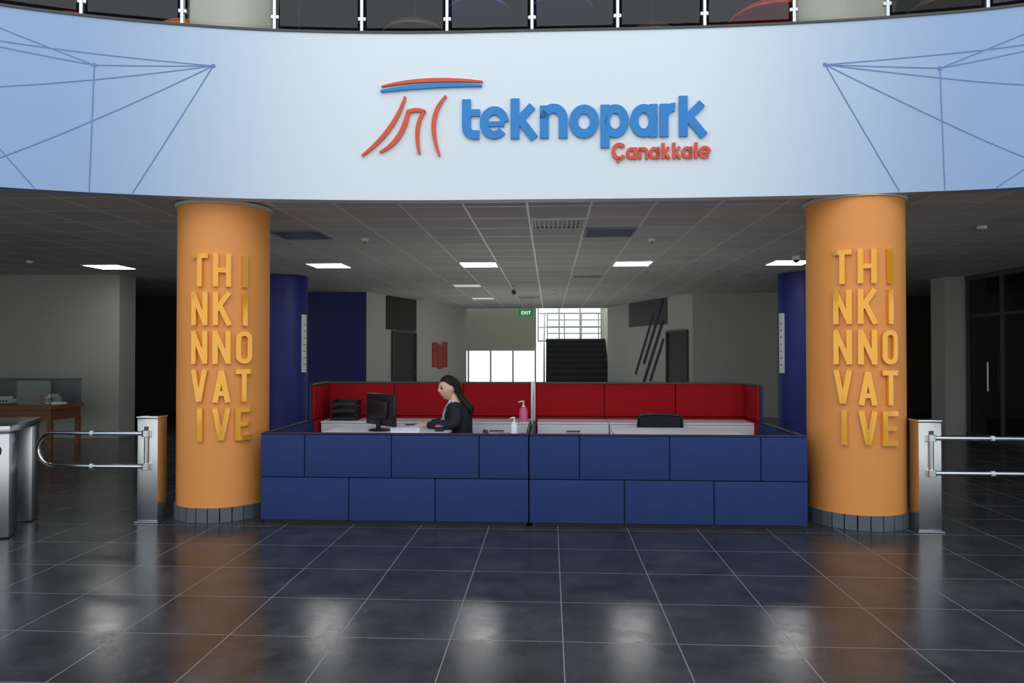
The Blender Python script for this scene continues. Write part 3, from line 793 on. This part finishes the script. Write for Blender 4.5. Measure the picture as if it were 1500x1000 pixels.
for sy,pt,rd in arms:
    addlimb(bb,pt,rd)
    addlimb(bb,[(0,sy*.085,.55),(-.15,sy*.09,.56),(-.30,sy*.095,.55),(-.45,sy*.095,.52)],[.09,.085,.072,.058]); addlimb(bb,[(-.45,sy*.095,.52),(-.46,sy*.095,.35),(-.43,sy*.095,.1)],[.056,.052,.034]); addlimb(bb,[(-.42,sy*.095,.06),(-.54,sy*.1,.045)],[.036,.03])
    w0=Vector(pt[-1])
    t=bmesh.new(); addlimb(t,[w0,w0+Vector((-.045,-sy*.012,0)),w0+Vector((-.085,-sy*.022,-.002))],[.024,.033,.034])
    for v in t.verts: v.co.z=w0.z+(v.co.z-w0.z)*.45
    m=bpy.data.meshes.new('h'); t.to_mesh(m); t.free(); bb.from_mesh(m)
    for off,ln in ((-.027,.058),(-.009,.07),(.009,.066),(.026,.05)):
        b0=w0+Vector((-.085,-sy*.02+off,0)); addlimb(bb,[b0,b0+Vector((-ln*.45,off*.12,.004)),b0+Vector((-ln*.8,off*.18,-.005)),b0+Vector((-ln,off*.2,-.014))],[.009,.0085,.008,.007],10,3)
    b0=w0+Vector((-.035,-sy*.032,-.004)); addlimb(bb,[b0,b0+Vector((-.03,-sy*.02,-.003)),b0+Vector((-.055,-sy*.024,-.008))],[.011,.0095,.008],10,3)
headmesh(bb)
rem(bb,.005,'body',m_skin,pr,2)
# hair: cap plus strands gathered behind the head and falling down the back
hb=bmesh.new(); headmesh(hb,1.075,True)
for i in range(26):
    a=random.uniform(-1,1); d=random.uniform(-.012,.014); zl=random.uniform(.84,.93); tw=random.uniform(-.01,.01)
    addlimb(hb,[(-.10,a*.03,1.262),(-.065,a*.062,1.235),(-.048+d,a*.060,1.16),(-.022+d,a*.050,1.09),(.022+d,a*.056+tw,1.03),(.066+d,a*.066+tw,.98),(.090+d,a*.062,.94),(.088+d,a*.052-tw,zl)],[.008,.017,.020,.019,.018,.016,.012,.004],8,4,False)
rem(hb,.005,'hair',m_hair,pr,1)
# blazer
zb=bmesh.new()
addloft(zb,[(a,b_,z,rx+.02,ry+.02) for a,b_,z,rx,ry in torso[1:8]]+[(-.066,0,1.02,.062,.07)])
for sy,pt,rd in arms: addlimb(zb,[pt[0],pt[1],pt[2],pt[3],(-.31,sy*.114,.797)],[r+.016 for r in rd[:4]]+[.04])
rem(zb,.008,'blazer',m_suit,pr,4)
sb=bmesh.new(); addloft(sb,[(-.14,0,.74,.02,.02),(-.155,0,.80,.04,.036),(-.16,0,.88,.047,.052),(-.135,0,.95,.054,.062),(-.105,0,1.0,.054,.060),(-.085,0,1.045,.052,.053)])
rem(sb,.006,'shirt',m_shirt,pr,2)
tb=bmesh.new(); addloft(tb,[(0,0,.465,.10,.14),(0,0,.52,.15,.19),(0,0,.60,.148,.186)])
for sy in (-1,1):
    addlimb(tb,[(0,sy*.085,.55),(-.15,sy*.09,.56),(-.30,sy*.095,.55),(-.45,sy*.095,.52)],[.102,.096,.083,.07]); addlimb(tb,[(-.45,sy*.095,.52),(-.46,sy*.095,.35),(-.43,sy*.095,.12)],[.068,.066,.056])
rem(tb,.009,'trousers',m_suit,pr,3)
for sy in (-1,1):
    fb=bmesh.new(); addlimb(fb,[(-.40,sy*.095,.05),(-.48,sy*.1,.045),(-.57,sy*.105,.035)],[.043,.043,.033]); rem(fb,.007,'shoe',m_black,pr,2)
    p=HR@Vector((-.082,sy*.03,.008)); bm=bmesh.new(); bmesh.ops.create_uvsphere(bm,u_segments=16,v_segments=10,radius=.011,matrix=Matrix.Translation(p)); fin('eye',bm,m_dark,pr,smooth=60)
    bm=bmesh.new(); addtube(bm,[HR@Vector((-.093,sy*.017,.027)),HR@Vector((-.092,sy*.03,.031)),HR@Vector((-.082,sy*.045,.027))],.003,6); fin('eyebrow',bm,m_hair,pr)
bm=bmesh.new(); addtube(bm,[HR@Vector((-.090,-.024,-.050)),HR@Vector((-.099,0,-.055)),HR@Vector((-.090,.024,-.050))],[.003,.005,.003],8); fin('lips',bm,m_lred,pr,smooth=60)
bm=bmesh.new(); addtube(bm,[(-.10,-.056,1.03),(-.172,-.05,.96),(-.21,-.012,.86),(-.21,.012,.86),(-.172,.05,.96),(-.10,.056,1.03)],.004,6); fin('lanyard',bm,m_navy,pr)
box('badge',(-.216,-.025,.795),(-.21,.025,.86),m_white,pr,.001,1)

# ------------------------------------------------------------ turnstiles
def gate(x,y,dirn,label):
    e=thing('swing_gate',(x,y,0),label,'turnstile',group='stainless swing gates')
    box('post',(-.095,-.08,.012),(.095,.08,.93),m_steel,e,.008,2)
    box('base_plate',(-.112,-.1,0.001),(.112,.1,.012),m_steel,e,.003,1)
    box('post_cap',(-.10,-.087,.931),(.10,.087,.952),m_chrome,e,.006,2)
    box('front_slot',(.01*dirn-.02,-.084,.47),(.01*dirn+.02,-.079,.86),m_dgrey,e)
    bm=bmesh.new()
    for z in (.80,.505): addlathe(bm,[(.034,z-.03),(.038,z-.026),(.038,z+.026),(.034,z+.03)],24,(.0,-.10,0))
    addlathe(bm,[(.014,.5),(.014,.8)],16,(0,-.10,0))
    fin('pivot',bm,m_chrome,e,smooth=40)
    L=1.0; r=.15; zc=.6525; pts_=[(0,-.1,.80)]
    for k in range(13):
        a=R(90-180*k/12); pts_.append((dirn*(L-r+r*math.cos(a)),-.1,zc+.1475*math.sin(a)))
    pts_.append((0,-.1,.505))
    tube('gate_arm',pts_,.019,m_chrome,e,14)
    for z in (.80,.505):
        lathe('arm_bumper',[(.022,-.014),(.022,.014)],m_white,e,16,c=(dirn*.5,-.1,z),axis='X')
gate(-3.60,6.4,-1,'stainless steel swing gate post with looped chrome arm')
gate(3.22,6.4,1,'stainless steel swing gate post with looped chrome arm')
# turnstile cabinet
tc_=thing('turnstile_cabinet',(-4.42,5.72,0),'stainless turnstile cabinet with green arrow display','turnstile',R(22))
W=-.36
box('front_leg',(W,0,.01),(0,.22,.86),m_steel,tc_,.008,2)
box('rear_leg',(W,.62,.01),(0,.84,.86),m_steel,tc_,.008,2)
box('housing_top',(W-.01,-.02,.861),(.01,.86,.925),m_steel,tc_,.012,2)
box('inner_panel',(W+.05,.22,.5),(W+.09,.62,.86),m_dgrey,tc_)
lathe('display',[(.062,-.006),(.062,-.0005)],m_black,tc_,32,c=(W+.245,0,.72),axis='Y')
bm=bmesh.new()
fl=lambda u,v,d:Vector((u,-d,v))
ac=W+.245
addstroke(bm,[(ac,.685),(ac,.742)],.013,fl,.0065,.009,cap='butt'); addstroke(bm,[(ac-.03,.722),(ac,.752)],.013,fl,.0065,.009); addstroke(bm,[(ac+.03,.722),(ac,.752)],.013,fl,.0065,.009)
fin('arrow',bm,m_arrow,tc_)

# ------------------------------------------------------------ display case
dc=thing('display_case',(-9.9,10.9,0),'wooden table display case with glass cover','display case')
W=2.15
bm=bmesh.new(); addbox(bm,(0,0,.62),(W,.8,.69),.004,1); addbox(bm,(.04,.04,.45),(W-.04,.76,.619))
fin('table_top',bm,m_wood,dc)
for xx in (.03,W-.1):
    for yy in (.03,.7): box('leg',(xx,yy,0.001),(xx+.07,yy+.07,.449),m_wood,dc,.003,1)
bm=bmesh.new()
for lo,hi in (((.03,.03,.691),(W-.03,.035,1.08)),((.03,.765,.691),(W-.03,.77,1.08)),((.03,.036,.691),(.035,.764,1.08)),((W-.035,.036,.691),(W-.03,.764,1.08)),((.03,.03,1.081),(W-.03,.77,1.086))): addbox(bm,lo,hi)
fin('glass_cover',bm,m_cglass,dc)
bm=bmesh.new()
for a,c in (((.03,.03),(W-.03,.03)),((W-.03,.03),(W-.03,.77)),((.03,.77),(W-.03,.77))): addtube(bm,[(a[0],a[1],1.083),(c[0],c[1],1.083)],.006,6)
addtube(bm,[(W-.03,.03,.69),(W-.03,.03,1.083)],.006,6)
fin('cover_edging',bm,m_dgrey,dc)
box('display_bed',(.05,.05,.6905),(W-.05,.75,.693),m_dgrey,dc)
for i in range(7):
    x=-9.75+i*.29; w_=random.uniform(.14,.22); hh_=random.uniform(.06,.2); mm=(m_white,m_ring,m_wood)[i%3]
    e=thing('building_model',(x,11.25+random.uniform(-.1,.1),.6935),('small white','small grey','small brown')[i%3]+' architectural building model inside glass case','scale model',group='architectural models')
    box('model_base',(-.02,-.12,0.001),(w_+.02,.16,.012),m_dgrey,e)
    bm=bmesh.new(); addbox(bm,(0,-.08,.012),(w_,.1,hh_)); addbox(bm,(w_*.2,-.05,hh_),(w_*.8,.07,hh_+.04)); fin('model_building',bm,mm,e)
    bm=bmesh.new()
    for k in range(4): addbox(bm,(w_*(.08+.23*k),-.083,.03),(w_*(.08+.23*k)+w_*.14,-.08,hh_-.015))
    fin('model_windows',bm,m_dgrey,e)

# ------------------------------------------------------------ lights & world
wd=bpy.data.worlds.new('w'); S.world=wd; wd.use_nodes=True; nt=wd.node_tree; bg=nt.nodes['Background']
tcw=_n(nt,'ShaderNodeTexCoord'); sp=_n(nt,'ShaderNodeSeparateXYZ'); nt.links.new(tcw.outputs['Generated'],sp.inputs[0])
mr=_n(nt,'ShaderNodeMapRange'); nt.links.new(sp.outputs[2],mr.inputs[0]); mr.inputs[1].default_value=.02; mr.inputs[2].default_value=.6
nt.links.new(MIX(nt,mr.outputs[0],(1.18,1.2,1.16),(.74,.84,.95)),bg.inputs[0]); bg.inputs[1].default_value=1.0
def area(nm,loc,rot,sx,sy,en,col):
    la=bpy.data.lights.new(nm,'AREA'); la.energy=en; la.size=sx; la.size_y=sy; la.shape='RECTANGLE'; la.color=col
    lo=bpy.data.objects.new(nm,la); COL.objects.link(lo); lo.location=loc; lo.rotation_euler=rot
area('skylight',(-.2,-1.0,9),(R(28),0,0),9,6,210,(.90,.95,1))
area('added_fill_lobby',(-.2,10.9,.03),(R(180),0,0),4.6,4.0,28,(1,.98,.95))  # added upward fill lamp, hidden behind the partition, brightens the lobby ceiling
area('added_fill_corridor',(-.6,18.0,.03),(R(180),0,0),3.4,6.0,46,(1,.98,.93))  # second added floor-level fill, lifts the corridor ceiling and walls

# ------------------------------------------------------------ camera
cd=bpy.data.cameras.new('cam'); cd.sensor_width=36; cd.lens=36*1060/1500; cd.clip_end=200
co=bpy.data.objects.new('camera',cd); COL.objects.link(co); co.location=(0,0,1.53); co.rotation_euler=(R(90.81),0,R(2.97))
S.camera=co
